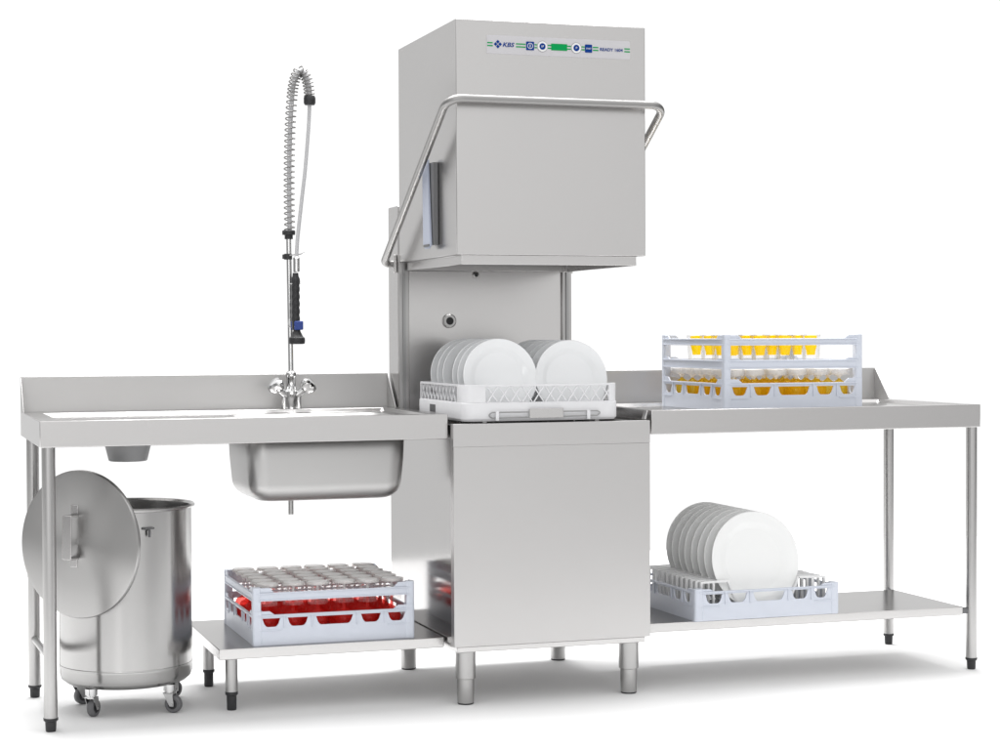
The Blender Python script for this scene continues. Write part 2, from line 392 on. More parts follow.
# sink bowl
def bowl(x0,x1,y0,y1,r,z0,z1):
    m = MB(); rings = []
    steps = [(0,z1,0),(.004,(z0+z1)/2,0)] + [(.010+.05*(1-math.cos(a)), z0+.05-.05*math.sin(a), 1) for a in [PI/2*k/7 for k in range(8)]] + [(.12,z0-.002,1)]
    for ins, z, _ in steps:
        rings.append([(x,y,z) for x,y in rrect(x0+ins,x1-ins,y0+ins,y1-ins,max(.02,r-ins*.5),8)])
    n = len(rings[0]); vs = [p for rg in rings for p in rg]
    fs = [(k*n+a,k*n+(a+1)%n,(k+1)*n+(a+1)%n,(k+1)*n+a) for k in range(len(rings)-1) for a in range(n)] + [tuple((len(rings)-1)*n+a for a in range(n))]
    return m.add(vs, fs)
bw = bowl(SX0,SX1,SY0,SY1,.058,.580,TZ-.0105).build('sink_bowl', STBOWL, t1, solid=.0018, ang=60)
MB().tube([(-.398,.30,.530),(-.398,.30,.582)], .0075, 16).build('drain_pipe', STTUBE, bw)
MB().lathe([(.064,TZ-.0105),(.064,.745),(.053,.700),(.050,.698),(.050,.703),(.061,.746),(.061,TZ-.0105)], (fc[0],fc[1],0), 40).build('waste_chute', CHUTE, t1)
for y in (.0575,.563): table_leg(t1, -1.0985, y)
MB().tube([(-1.0985,.563,.170),(-1.0985,.0575,.192)], .010, 16).build('brace', STTUBE, t1)

t2 = thing('outlet_table', (1.16,.36,0), 'long steel table with a shelf, right of the dishwasher', 'table')
tabletop(.611,1.7097,TF,TB,TZ,TH,.035,.10,.03,.04,.010).build('table_top', STT, t2, .002)
backsplash(t2, .611, 1.7097)
for y in (.0575,.563): table_leg(t2, 1.6926, y, .0166)
sh = MB().box(.5935,1.6597,.052,.470,.1700,.1965).build('shelf', STT, t2, .002)
MB().tube([(1.655,.062,.183),(1.680,.060,.183)], .010, 14).build('shelf_bracket', DGREY, sh)
MB().tube([(1.62,.466,.183),(1.69,.556,.183)], .008, 14).build('shelf_bracket', DGREY, sh)

t3 = thing('low_stand', (-.32,.36,0), 'low steel stand with two short legs under the sink, carrying the red glasses', 'stand')
MB().box(-.643,-.0005,.0996,.655,.1545,.184).build('stand_top', STT, t3, .002)
for y in (.186,.563):
    L = MB().tube([(-.594,y,.050),(-.594,y,.1535)], .0175, 28).build('leg', STTUBE, t3)
    MB().lathe([(0,0),(.0125,0),(.0135,.004),(.0140,.040),(.0178,.044),(.0178,.052),(0,.052)], (-.594,y,0), 24).build('foot', BLACK, L)
MB().lathe([(0,0),(.006,.001),(.008,.006),(0,.006)], (-.53,.16,.1485), 16).build('screw', STTUBE, t3)

# ------------------------------------------------------------------ spray tap
YT = .61
tp = thing('spray_tap', (-.329,YT,TZ), 'tall chrome spray tap with spring hose and black hand sprayer, standing behind the sink', 'tap')
body = MB().lathe([(0,0),(.024,0),(.024,.004),(.017,.008),(.0165,.030),(.021,.038),(.0215,.062),(.015,.070),(.0135,.100),(.0155,.104),(.0155,.118),(.0095,.124),(0,.124)], (-.329,YT,TZ-.010), 28)
for sgn in (-1,1):
    body.tube([(-.329+sgn*.010,YT-.004,TZ+.038),(-.329+sgn*.026,YT-.008,TZ+.048),(-.329+sgn*.040,YT-.012,TZ+.062)], [.010,.0105,.012], 18)
    body.tube([(-.329+sgn*.022,YT-.002,TZ-.009),(-.329+sgn*.022,YT-.002,TZ+.043)], .0085, 16)
body.build('mixer_body', CHROME, tp, .001)
for sgn in (-1,1):
    ax = Vector((sgn*.62,-.32,.72)).normalized()
    M = ax.to_track_quat('Z','Y').to_matrix() @ Matrix.Rotation(.5 if sgn > 0 else .1, 3, 'Z')
    m = MB(); prof = [(.010,0),(.017,.006),(.0235,.020),(.0228,.031),(.015,.037),(0,.039)]; seg = 36; vs = []; fs = []
    for r, z in prof:
        for k2 in range(seg):
            a = 2*PI*k2/seg; rr = r*(1+.20*math.cos(3*a)) if r > .012 else r
            vs.append(Vector((-.329+sgn*.035,YT-.011,TZ+.056)) + M @ Vector((rr*math.cos(a), rr*math.sin(a), z)))
    fs = [(k3*seg+a,k3*seg+(a+1)%seg,(k3+1)*seg+(a+1)%seg,(k3+1)*seg+a) for k3 in range(len(prof)-1) for a in range(seg)]
    m.add(vs, fs); m.build('tap_handle', CHROME, tp, ang=28)
MB().tube([(-.329,YT,TZ+.112),(-.3335,YT,1.35)], .0078, 20).build('riser', CHROME, tp)
MB().lathe([(0,0),(.0125,0),(.0125,.012),(.0195,.013),(.0200,.024),(.0175,.027),(0,.027)], (-.333,YT,1.335), 28).build('spring_collar', BLACK, tp)
arc = spline([(-.333,YT,1.340),(-.3302,YT,1.3668),(-.3308,YT,1.4536),(-.3302,YT,1.5442),(-.3285,YT,1.6168),(-.3255,YT,1.6893),(-.3210,YT,1.752),(-.3160,YT,1.797),(-.3060,YT,1.832),(-.2925,YT,1.8435),(-.2785,YT,1.830),(-.2695,YT-.001,1.797),(-.2660,YT-.003,1.7570)], 12)
MB().tube(arc, [.0070 if k < len(arc)*.62 else .0092 for k in range(len(arc))], 14).build('inner_hose', HOSE, tp)
def helix(path, r, pitch, w, seg=8):
    P = [Vector(p) for p in path]; d = [0]
    for a, b in zip(P, P[1:]): d.append(d[-1]+(b-a).length)
    tot = d[-1]; turns = tot/pitch; n = int(turns*26); out = []; j = 0
    for k in range(n+1):
        s = tot*k/n
        while j < len(d)-2 and d[j+1] < s: j += 1
        t = (s-d[j])/(d[j+1]-d[j]); p = P[j].lerp(P[j+1], t); T = (P[j+1]-P[j]).normalized()
        u = Vector((0,1,0)); u = (u-T*u.dot(T)).normalized(); w2 = T.cross(u); a = 2*PI*turns*k/n + 2*PI*max(0, s-tot*.70)/pitch*.55
        rr = r
        out.append(p + (u*math.cos(a)+w2*math.sin(a))*rr)
    return MB().tube(out, w, seg)
helix(arc[10:-2], .0152, .0168, .0019).build('spring', SPRING, tp)
MB().lathe([(0,0),(.0150,0),(.0180,.006),(.0180,.022),(.0150,.028),(0,.028)], (-.2665,YT-.003,1.742), 28).build('hose_cap', BLACK, tp)
hz = spline([(-.2668,YT-.003,1.752),(-.2690,YT-.005,1.70),(-.2735,YT-.010,1.6536),(-.2845,YT-.016,1.5445),(-.2962,YT-.020,1.4565),(-.3077,YT-.024,1.3656),(-.3120,YT-.026,1.3293),(-.3160,YT-.028,1.277)], 8)
MB().tube(hz, .0058, 14).build('hose', HOSE, tp)
ck = MB().tube([(-.3355,YT,1.273),(-.3355,YT,1.291)], .0125, 20)
ck.box(-.352,-.336,YT-.008,YT+.008,1.275,1.289)
ck = ck.build('hook_clamp', BLACK, tp, .0015)
MB().tube([(-.336,YT-.008,1.285),(-.322,YT-.020,1.287),(-.306,YT-.034,1.288),(-.294,YT-.040,1.293)], .0022, 10).build('hook', CHROME, ck)
gx, gy = -.3195, YT-.030
gun = MB().tube([(gx+.003,gy,1.234),(gx+.003,gy,1.236),(gx+.003,gy,1.277),(gx+.003,gy,1.280)], [.008,.0098,.0098,.007], 20).build('sprayer_swivel', CHROME, tp)
pr = [(0,1.232),(.0085,1.232),(.0095,1.222),(.0130,1.214),(.0138,1.204),(.0115,1.196)]
for k in range(5):
    z = 1.192-k*.0225; pr += [(.0115,z),(.0128,z-.006),(.0125,z-.014),(.0108,z-.0185)]
pr += [(.0105,1.075),(.0105,1.060),(0,1.060)]
gun = MB().lathe(pr, (gx,gy,0), 24).build('sprayer_grip', BLACK, tp)
MB().tube([(gx-.011,gy-.004,1.200),(gx-.0225,gy-.004,1.197),(gx-.0215,gy-.002,1.150),(gx-.0185,gy,1.10),(gx-.024,gy,1.073),(gx-.014,gy,1.066)], .0018, 8).build('sprayer_lever', CHROME, gun)
MB().tube([(gx-.0150,gy,1.1995),(gx+.0145,gy,1.1995)], .0022, 8).build('ring', CHROME, gun)
MB().box(gx-.0065,gx+.0200,gy-.016,gy+.012,1.060,1.087).build('sprayer_trigger', BLUE, gun, .003)
MB().lathe([(0,1.064),(.0095,1.064),(.0115,1.055),(.0190,1.040),(.0240,1.036),(.0250,1.028),(.0240,1.019),(.018,1.017),(0,1.018)], (gx+.003,gy,0), 32).build('sprayer_head', BLACK, gun)

# ------------------------------------------------------------------ bin and its lid
BX, BY = -.868, .31
bn = thing('wheeled_bin', (BX,BY,0), 'round polished steel bin on four small castors under the left table', 'bin')
R = .184
bb = MB().lathe([(0,.078),(R-.035,.078),(R-.018,.083),(R-.006,.093),(R-.001,.106),(R-.001,.124),(R-.0005,.1255),(R-.0005,.128),(R-.0006,.1295),(R-.0006,.30),(R-.0006,.5600),(R-.0006,.5635),(R+.0030,.5645),(R+.0075,.5660),(R+.0090,.5690),(R+.0088,.5720),(R+.006,.5755),(R+.001,.5745),(R-.004,.5690),(R-.0045,.5600),(R-.0045,.110),(R-.02,.090),(0,.088)], (BX,BY,0), 96).build('bin_body', STBIN, bn, ang=28)
MB().lathe([(R-.0003,.1295),(R+.0003,.1305),(R+.0003,.1335),(R-.0003,.1345)], (BX,BY,0), 96).build('weld_band', STBIN, bn)
hk = MB(); a0 = rad(-78)
hp = Vector((BX+R*math.cos(a0), BY+R*math.sin(a0), .521)); nn = Vector((math.cos(a0),math.sin(a0),0)); tt = Vector((-nn.y,nn.x,0))
hk.tube([hp-tt*.016+nn*.001, hp-tt*.010+nn*.007, hp+tt*.010+nn*.007, hp+tt*.016+nn*.001], .0028, 10)
hk.tube([hp+nn*.006, hp+nn*.014-Vector((0,0,.008)), hp+nn*.012-Vector((0,0,.022))], .0035, 10)
hk.build('hook', DGREY, bn)
for (x,y,yaw) in ((-.976,.212,55),(-.763,.208,-35),(-.990,.409,20),(-.728,.420,30)):
    zr = .0245; f = Matrix.Rotation(rad(yaw),3,'Z'); o = Vector((x,y,0)); ax = f @ Vector((0,1,0)); fw = f @ Vector((1,0,0))
    hub = o + fw*.012 + Vector((0,0,zr)); m = MB()
    m.tube([o+Vector((0,0,.062)), o+Vector((0,0,.079))], .017, 20)
    m.tube([o+Vector((0,0,.052)), o+Vector((0,0,.063))], .0135, 20)
    for s in (-1,1):
        pts = [(-.014,.056),(.014,.056),(.018,.030),(.018,.019),(.006,.019)]
        m.prism(pts, lambda a,b,d,o=o,fw=fw,ax=ax: o+fw*a+ax*d+Vector((0,0,b)), s*.0118, s*.0138)
    m.prism([(-.014,-.0138),(.014,-.0138),(.014,.0138),(-.014,.0138)], lambda a,b,d,o=o,fw=fw,ax=ax: o+fw*a+ax*b+Vector((0,0,d)), .054, .0565)
    m.tube([hub-ax*.0155, hub+ax*.0155], .0035, 10)
    cs = m.build('castor', CHROME, bn)
    M = ax.to_track_quat('Z','X').to_matrix()
    w = MB().lathe([(.014,-.0088),(.021,-.0095),(.0240,-.0065),(.0245,0),(.0240,.0065),(.021,.0095),(.014,.0088)], hub, 32, M).build('tyre', DGREY, cs)
    MB().lathe([(0,-.0088),(.010,-.0088),(.0142,-.0075),(.0142,.0075),(.010,.0088),(0,.0088)], hub, 28, M).build('wheel_hub', BLACK, cs)
ld = thing('bin_lid', (-1.012,.165,.481), 'round steel lid with a flat strap handle, propped upright against the bin', 'lid')
al = rad(45.5); n = Vector((-math.sin(al),-math.cos(al),.03)).normalized()
M = n.to_track_quat('Z','Y').to_matrix()
Lc = Vector((-1.012,.165,.481)); LR = .2005
lo = MB().lathe([(0,.003),(LR*.55,.0025),(LR-.010,.0),(LR-.002,-.0015),(LR,-.005),(LR,-.0125),(LR-.003,-.014),(LR-.004,-.006),(LR-.012,-.0035),(0,-.001)], (0,0,0), 96).build('lid_disc', STLID, ld, ang=40)
lo.data.transform(Matrix.Translation(Lc)); lo.rotation_euler = M.to_euler()
sx = Vector((math.cos(al),-math.sin(al),0)); up = n.cross(sx)
if up.z < 0: up = -up
cH = Lc - sx*.012 + up*.022
hd = MB()
def LP(a,b,d): return cH + sx*a + up*b + n*d
hd.prism([(.0,.003),(.0,.030),(-.005,.035),(-.005,.003)], lambda a,b,d: LP(d, .058+a, b), -.015, .015)
hd.prism([(.0,.003),(.0,.035),(.005,.030),(.005,.003)], lambda a,b,d: LP(d, -.063+a, b), -.015, .015)
hd.prism([(-.015,-.062),(.015,-.062),(.015,.057),(-.015,.057)], lambda a,b,d: LP(a,b,d), .031, .035)
for s in (-1,1):
    hd.prism([(-.012,s*.060),(.012,s*.060),(.012,s*.084),(-.012,s*.084)], lambda a,b,d: LP(a,b,d), .0025, .0045)
hd.build('lid_handle', STT, ld, .0015)
bk = MB(); q0 = Lc - n*.004
bk.tube([q0+up*.085, q0+up*.085-n*.018, q0+up*.100-n*.024, q0+up*.100-n*.033, q0+up*.080-n*.034], .0030, 10)
bk.build('hanging_hook', STTUBE, ld)

# ------------------------------------------------------------------ racks
def side_fn(side, w, d):
    """a along the side, b height, dd inwards"""
    return {0: lambda a,b,t:(-w/2+a,-d/2+t,b), 1: lambda a,b,t:(w/2-t,-d/2+a,b), 2: lambda a,b,t:(w/2-a,d/2-t,b), 3: lambda a,b,t:(-w/2+t,d/2-a,b)}[side]
WINS = [(.055,.165),(.210,.335),(.385,.615),(.665,.790),(.835,.945)]
def base_mesh(w, d, hc, hn, wt, wb, wins=WINS):
    m = MB(); th = .005
    for side in range(4):
        W = w if side in (0,2) else d; fn = side_fn(side, w, d); e = .012
        m.prism([(e,0),(W-e,0),(W-e,wb),(e,wb)], fn, 0, th)
        m.prism([(e,wt),(W-e,wt),(W-e,hn),(e,hn)], fn, .0004, th-.0004)
        t = .008
        edges = [(e,e)] + [(a*W,b*W) for a,b in wins] + [(W-e,W-e)]
        for (a0,a1),(b0,b1) in zip(edges, edges[1:]):
            lt = a1 if a1 > e else e; lb = a1-t if a1 > e else e; rt = b0; rb = b0+t if b0 < W-e-.001 else b0
            c = .005
            k7 = .009/(wt-wb)
            Lp = [(lb-.009,wb),(lb-.004,wb+.001),(lb-.0006,wb+.004),(lb+(lt-lb)*k7,wb+.009),(lt,wt)] if a1 > e else [(lb,wb),(lt,wt)]
            Rp = [(rb+.009,wb),(rb+.004,wb+.001),(rb+.0006,wb+.004),(rb+(rt-rb)*k7,wb+.009),(rt,wt)] if b0 < W-e-.001 else [(rb,wb),(rt,wt)]
            m.prism(Rp + Lp[::-1], fn, 0, th)
            if a1 > e and b0 < W-e-.001:
                mid = (a1+b0)/2; m.prism([(mid-.002,wb-.004),(mid+.002,wb-.004),(mid+.002,hn-.002),(mid-.002,hn-.002)], fn, -.003, -.0001)
        # raised shoulders next to the corners
        for a0, a1 in ((e,.10*W),(.90*W,W-e)):
            s = .014
            poly = [(a0,hn),(a1+s,hn),(a1,hc),(a0,hc)] if a0 < W/2 else [(a0-s,hn),(a1,hn),(a1,hc),(a0,hc)]
            m.prism(poly, fn, .0004, th-.0004)
        m.prism([(e,hn-.004),(W-e,hn-.004),(W-e,hn-.0005),(e,hn-.0005)], fn, -.0035, -.0002)
        m.prism([(e,wb-.010),(.17*W,wb-.010),(.17*W,wb-.007),(e,wb-.007)], fn, -.0025, -.0002)
        m.prism([(.83*W,wb-.010),(W-e,wb-.010),(W-e,wb-.007),(.83*W,wb-.007)], fn, -.0025, -.0002)
    for sx_ in (-1,1):
        for sy_ in (-1,1):
            m.prism(rrect(-.014,.014,-.014,.014,.007,4), lambda a,b,t,sx_=sx_,sy_=sy_:(sx_*(w/2-.012)+a, sy_*(d/2-.012)+b, t), 0, hc+.001)
    # open grid floor
    for k in range(1,12):
        x = -w/2 + w*k/12; m.box(x-.002,x+.002,-d/2+.006,d/2-.006,.006,.010)
        y = -d/2 + d*k/12; m.box(-w/2+.006,w/2-.006,y-.002,y+.002,.0063,.0097)
    return m
def rail_mesh(w, d, z0, zn, zc_, zpost):
    """one extender: four rails with raised corners on four corner posts, plus its thin grid of dividers"""
    m = MB(); th = .005
    for side in range(4):
        W = w if side in (0,2) else d; fn = side_fn(side, w, d); e = .012; s = .012
        m.prism([(e,z0),(W-e,z0),(W-e,zn),(e,zn)], fn, 0, th)
        for a0, a1 in ((e,.10*W),(.90*W,W-e)):
            poly = [(a0,zn),(a1+s,zn),(a1,zc_),(a0,zc_)] if a0 < W/2 else [(a0-s,zn),(a1,zn),(a1,zc_),(a0,zc_)]
            m.prism(poly, fn, .0004, th-.0004)
        m.prism([(e,zn-.004),(W-e,zn-.004),(W-e,zn-.0005),(e,zn-.0005)], fn, -.003, -.0002)
        m.prism([(e,z0+.0005),(W-e,z0+.0005),(W-e,z0+.004),(e,z0+.004)], fn, -.003, -.0002)
    for sx_ in (-1,1):
        for sy_ in (-1,1):
            m.prism(rrect(-.012,.012,-.012,.012,.006,4), lambda a,b,t,sx_=sx_,sy_=sy_:(sx_*(w/2-.0105)+a, sy_*(d/2-.0105)+b, t), zpost, zc_+.001)
    return m
def divider_mesh(w, d, z, n=6, h=.006):
    m = MB()
    for k in range(1,n):
        x = -w/2 + w*k/n; m.box(x-.0012,x+.0012,-d/2+.004,d/2-.004,z,z+h)
        y = -d/2 + d*k/n; m.box(-w/2+.004,w/2-.004,y-.0012,y+.0012,z+.0003,z+h-.0003)
    return m
ORD = ['first','second','third','fourth','fifth','sixth','seventh','eighth']

# red rack on the low stand
RX, RY, RZ, RW, RD = -.3125, .352, .184, .461, .455
rk = thing('glass_rack', (RX,RY,RZ), 'pale blue one-tier rack of red glasses on the low stand', 'dish rack')
rk['_b'] = (0,0,0)
base_mesh(RW,RD,.095,.085,.075,.051).build('base', RACKB, rk, .0008)
rail_mesh(RW,RD,.123,.147,.160,.096).build('extender', RACKB, rk, .0008)
divider_mesh(RW,RD,.128).build('divider', RACKB, rk)
def goblet(m_bowl, H, foot=.0325, s=1.0, name='wine_glass', zb=(.030,.078), spike=.030, wall=True, t=1):
    """upturned goblet: coloured bowl below, clear foot on top"""
    r = thing(name, (0,0,0), '', 'glass'); r['_b'] = (0,0,0)
    b0, b1 = zb
    MB().lathe([(.0215*s,b0*.3),(.0238*s,b0),(.0258*s,b0+(b1-b0)*.40),(.0255*s,b0+(b1-b0)*.60),(.0205*s,b0+(b1-b0)*.82),(.0095*s,b0+(b1-b0)*.94),(.0050,b1),(.0040,b1+spike)], (0,0,0), 20).build('bowl', m_bowl, r, ang=60)
    st = MB().lathe([(.0040,b1+spike),(.0036,H-.014*t),(.006,H-.011*t),(.022,H-.0068*t),(foot*.84,H-.0058*t),(foot*.845,H-.0010),(foot*.8,H),(0,H-.0005)], (0,0,0), 24).build('foot', FOOTG, r, ang=60)
    MB().lathe([(foot*.86,H-.0085*t),(foot*.98,H-.0085*t),(foot,H-.0065*t),(foot,H-.0020),(foot*.98,H-.0004),(foot*.86,H-.0004),(foot*.86,H-.0085*t)], (0,0,0), 24).build('foot_rim', RIMG, r, ang=60)
    if wall: MB().lathe([(.0300*s,H-.011),(.0285*s,b1+spike*.55)], (0,0,0), 20).build('clear_wall', CLEARW, r, ang=60)
    return r
def fill(proto, x0, y0, z, w, d, n, what, rack, group, jit=.002, nx=None, ny=None):
    first = True
    for j in range(ny or n):
        for i2 in range(nx or n):
            o = proto if first else dup(proto); first = False
            x = x0 - w/2 + w*(i2+.5)/n; y = y0 - d/2 + d*(j+.5)/n
            o.location = (x+random.uniform(-jit,jit), y+random.uniform(-jit,jit), z); o.rotation_euler = (random.uniform(-.02,.02),random.uniform(-.02,.02),random.uniform(0,6.28))
            o['label'] = f'{what}, {ORD[i2]} from left in {ORD[j]} row from front of {rack}'
            o['category'] = 'glass'; o['group'] = group
gp = goblet(REDG, .157, .0335)
fill(gp, RX, RY, RZ+.0105, RW-.03, RD-.03, 6, 'upturned red wine glass', 'red rack', 'red glasses in the rack on the low stand')

# yellow rack on the right table
YX, YY, YZ, YW, YD = 1.105, .335, TZ-.010, .461, .470
rk = thing('glass_rack', (YX,YY,YZ), 'tall blue grey two-tier rack of yellow glasses on the right table', 'dish rack')
rk['_b'] = (0,0,0)
base_mesh(YW,YD,.095,.083,.072,.046).build('base', RACKB, rk, .0008)
rail_mesh(YW,YD,.125,.152,.158,.096).build('extender', RACKB, rk, .0008)
rail_mesh(YW,YD,.196,.217,.227,.159).build('extender', RACKB, rk, .0008)
dv = divider_mesh(YW,YD,.138,12,.005).build('divider', RACKB, rk)
gp = goblet(ORG, .113, .0335, 1.0, 'wine_glass', (.022,.080), .003, False, 2.2)
fill(gp, YX, YY, YZ+.0105, YW-.03, YD-.03, 6, 'upturned yellow wine glass', 'lower tier', 'yellow glasses in the lower tier of the tall rack')
def tumbler():
    r = thing('juice_glass', (0,0,0), '', 'glass'); r['_b'] = (0,0,0)
    MB().lathe([(0,0),(.024,0),(.026,.002),(.0315,.084),(.0300,.084),(.0250,.012),(0,.011)], (0,0,0), 22).build('glass_wall', GLASS, r, ang=60)
    MB().lathe([(0,.022),(.0125,.022),(.0140,.034),(.0175,.046),(.0195,.081),(0,.082)], (0,0,0), 22).build('juice', YELG, r, ang=60)
    return r
fill(tumbler(), YX, YY, YZ+.1435, YW-.03, YD-.03, 5, 'tumbler of yellow juice', 'upper tier', 'yellow tumblers in the upper tier of the tall rack', .004, 4, 4)

# plate racks and plates
def plate_mesh(Rp):
    return MB().lathe([(0,.0050),(Rp*.63,.0050),(Rp*.67,.0060),(Rp*.76,.0125),(Rp*.80,.0140),(Rp*.96,.0195),(Rp*.99,.0205),(Rp,.0195),(Rp*.995,.0175),(Rp*.95,.0150),(Rp*.80,.0080),(Rp*.68,.0030),(Rp*.62,-.0005),(Rp*.60,-.002),(Rp*.575,-.002),(Rp*.57,.0005),(0,.0005)], (0,0,0), 72)
def place_plates(proto, spots, group, tilt):
    for k, (x,y,z,lab) in enumerate(spots):
        o = proto if k == 0 else proto.copy()
        if k: col.objects.link(o)
        o.location = (x,y,z); o.rotation_euler = (rad(90-tilt+random.uniform(-.8,.8)), rad(random.uniform(-4,4)), rad(random.uniform(-1.8,1.8)))
        tag(o, lab, 'plate', group)

# white rack in the dishwasher
WX, WY, WZ, WW, WD = .270, .255, .799, .472, .470
rk = thing('plate_rack', (WX,WY,WZ), 'white lattice-sided rack of plates inside the open dishwasher', 'dish rack')
rk['_b'] = (0,0,0)
m = MB(); th = .012
outer = rrect(-WW/2,WW/2,-WD/2,WD/2,.030,6); inner = rrect(-WW/2+th,WW/2-th,-WD/2+th,WD/2-th,.020,6); nO = len(outer)
prof = [(outer,.0,.004),(outer,.006,0),(outer,.052,0)]
def ring_pts(pl, z, ins=0):
    return [(x*(1-ins*2/WW), y*(1-ins*2/WD), z) for x,y in pl]
loops = [ring_pts(inner,.0), ring_pts(outer,.0,.006), ring_pts(outer,.007), ring_pts(outer,.050), ring_pts(outer,.0535,.002), ring_pts(inner,.0535), ring_pts(inner,.0)]
vs = [p for l in loops for p in l]; fs = []
for k in range(len(loops)-1):
    for a in range(nO): fs.append((k*nO+a,k*nO+(a+1)%nO,(k+1)*nO+(a+1)%nO,(k+1)*nO+a))
m.add(vs, fs)
for k in range(1,14):
    x = -WW/2 + WW*k/14; m.box(x-.0025,x+.0025,-WD/2+.008,WD/2-.008,.010,.015)
    y = -WD/2 + WD*k/14; m.box(-WW/2+.008,WW/2-.008,y-.0025,y+.0025,.0103,.0147)
m.build('base', RACKW, rk, .0008)
# grip recess on the left side
MB().prism([(.30*WD,.018),(.42*WD,.018),(.42*WD,.040),(.30*WD,.040)], side_fn(3,WW,WD), -.0012, .0002).build('grip_slot', DGREY, rk)
lat = MB(); zt, zbm = .104, .0536; cw = .066
for side in range(4):
    W = WW if side in (0,2) else WD; fn = side_fn(side, WW-.004, WD-.004)
    lat.prism([(.03,zt-.006),(W-.034,zt-.006),(W-.034,zt),(.03,zt)], fn, 0, .006)
    a0, a1 = cw, W-cw*.45 if side == 0 else W-cw*.6
    if side == 3: a0, a1 = cw*.5, W-cw*1.0
    h = zt-.006-zbm; sl = .030; pit = .0345; wd = .0040
    for dirn in (1,-1):
        x = a0 - sl
        while x < a1:
            xb, xt = (x, x+sl) if dirn > 0 else (x+sl, x)
            lo, hi = min(xb,xt), max(xb,xt)
            if lo >= a0-.004 and hi <= a1+.004:
                off = 0 if dirn > 0 else .0028
                lat.prism([(xb,zbm),(xb+wd,zbm),(xt+wd,zt-.006),(xt,zt-.006)], fn, .0006+off*.5, .0046+off*.5)
            x += pit
    # solid corner walls either side
    for b0, b1 in ((.028,a0),(a1,W-.032)):
        if b1-b0 > .004: lat.prism([(b0,zbm),(b1,zbm),(b1,zt-.006),(b0,zt-.006)], fn, 0, .006)
for sx_ in (-1,1):
    for sy_ in (-1,1):
        ang0 = {(1,1):0,(-1,1):90,(-1,-1):180,(1,-1):270}[(sx_,sy_)]
        cx, cy = sx_*(WW/2-.002-.030), sy_*(WD/2-.002-.030); pts = []
        for rr in (.030,.024):
            arcp = [(cx+rr*math.cos(rad(ang0+90*k/8)), cy+rr*math.sin(rad(ang0+90*k/8))) for k in range(9)]
            pts += arcp if rr == .030 else arcp[::-1]
        lat.prism(pts, lambda a,b,t:(a,b,t), zbm, zt)
lat.build('lattice', RACKW, rk, .0005)
wh = MB(); yF = -WD/2-.006
hx = [(-.165,.0240,0),(-.158,.012,0)]
for z in (.0245,.0105):
    pass
wh.tube(fillet([(-.125,yF,.0255),(.165,yF,.0255),(.176,yF,.0200),(.165,yF,.0125),(-.152,yF,.0100),(-.164,yF,.0170),(-.152,yF,.0255),(-.125,yF,.0255)], .006, 5), .0019, 10)
wh = wh.build('wire_handle', DARKST, rk)
MB().box(-.041,.061,yF-.003,yF+.003,.008,.0350).build('grip_plate', STT, wh, .001)
for x in (-.137,.138): MB().box(x-.005,x+.005,yF-.0035,yF+.006,.002,.0285).build('handle_clip', RACKW, wh, .001)
PR = .1105
pm = plate_mesh(PR).build('plate', CHINA)
offs = [0,.052,.108,.205,.262,.325]
sp = [(.158,.078+o,.916+.004,f'white plate, {ORD[k]} from the front of the left row in the dishwasher') for k, o in enumerate(offs)]
sp += [(.374,.080+o,.915,f'white plate, {ORD[k]} from the front of the right row in the dishwasher') for k, o in enumerate([0,.055,.11,.19,.25,.31])]
place_plates(pm, sp, 'white plates in the dishwasher rack', 9)

# low peg rack with big plates on the right shelf
QX, QY, QZ, QW, QD = .987, .285, .1965, .475, .470
rk = thing('plate_rack', (QX,QY,QZ), 'low blue grey peg rack of large plates on the right table shelf', 'dish rack')
rk['_b'] = (0,0,0); rk.rotation_euler.z = rad(1.2)
base_mesh(QW,QD,.094,.087,.078,.051,[(.07,.185),(.225,.355),(.40,.62),(.67,.785),(.83,.925)]).build('base', RACKB, rk, .0008)
NP = 13
for k in range(NP):
    y = -QD/2+.030 + k*(QD-.060)/(NP-1)
    for s in (-1,1):
        m = MB()
        o0, o1, o2 = s*.205, s*.118, s*.078
        w = .0042
        def fr(pts):
            for (xa,za),(xb,zb2) in zip(pts, pts[1:]):
                dx, dz = xb-xa, zb2-za; l = math.hypot(dx,dz); nx, nz = -dz/l*.0032, dx/l*.0032
                m.prism([(xa+nx,za+nz),(xb+nx,zb2+nz),(xb-nx,zb2-nz),(xa-nx,za-nz)], lambda a,b,t:(a,t,b), y-w, y+w)
        fr([(o0,.010),(o0,.112)]); fr([(o0-s*.003,.110),(o1+s*.0,.112)]); fr([(o1,.113),(o2,.020)]); fr([(s*.165,.010),(s*.165,.108)])
        m.build('peg_row', PEGW, rk)
pm = plate_mesh(.1455).build('plate', CHINA2)
sp = [(.975,.118+.0486*k,.3615,f'large white plate, {ORD[k]} from the front in the low peg rack') for k in range(8)]
place_plates(pm, sp, 'large white plates in the low peg rack', 9)

for o in bpy.data.objects:
    if '_b' in o: del o['_b']

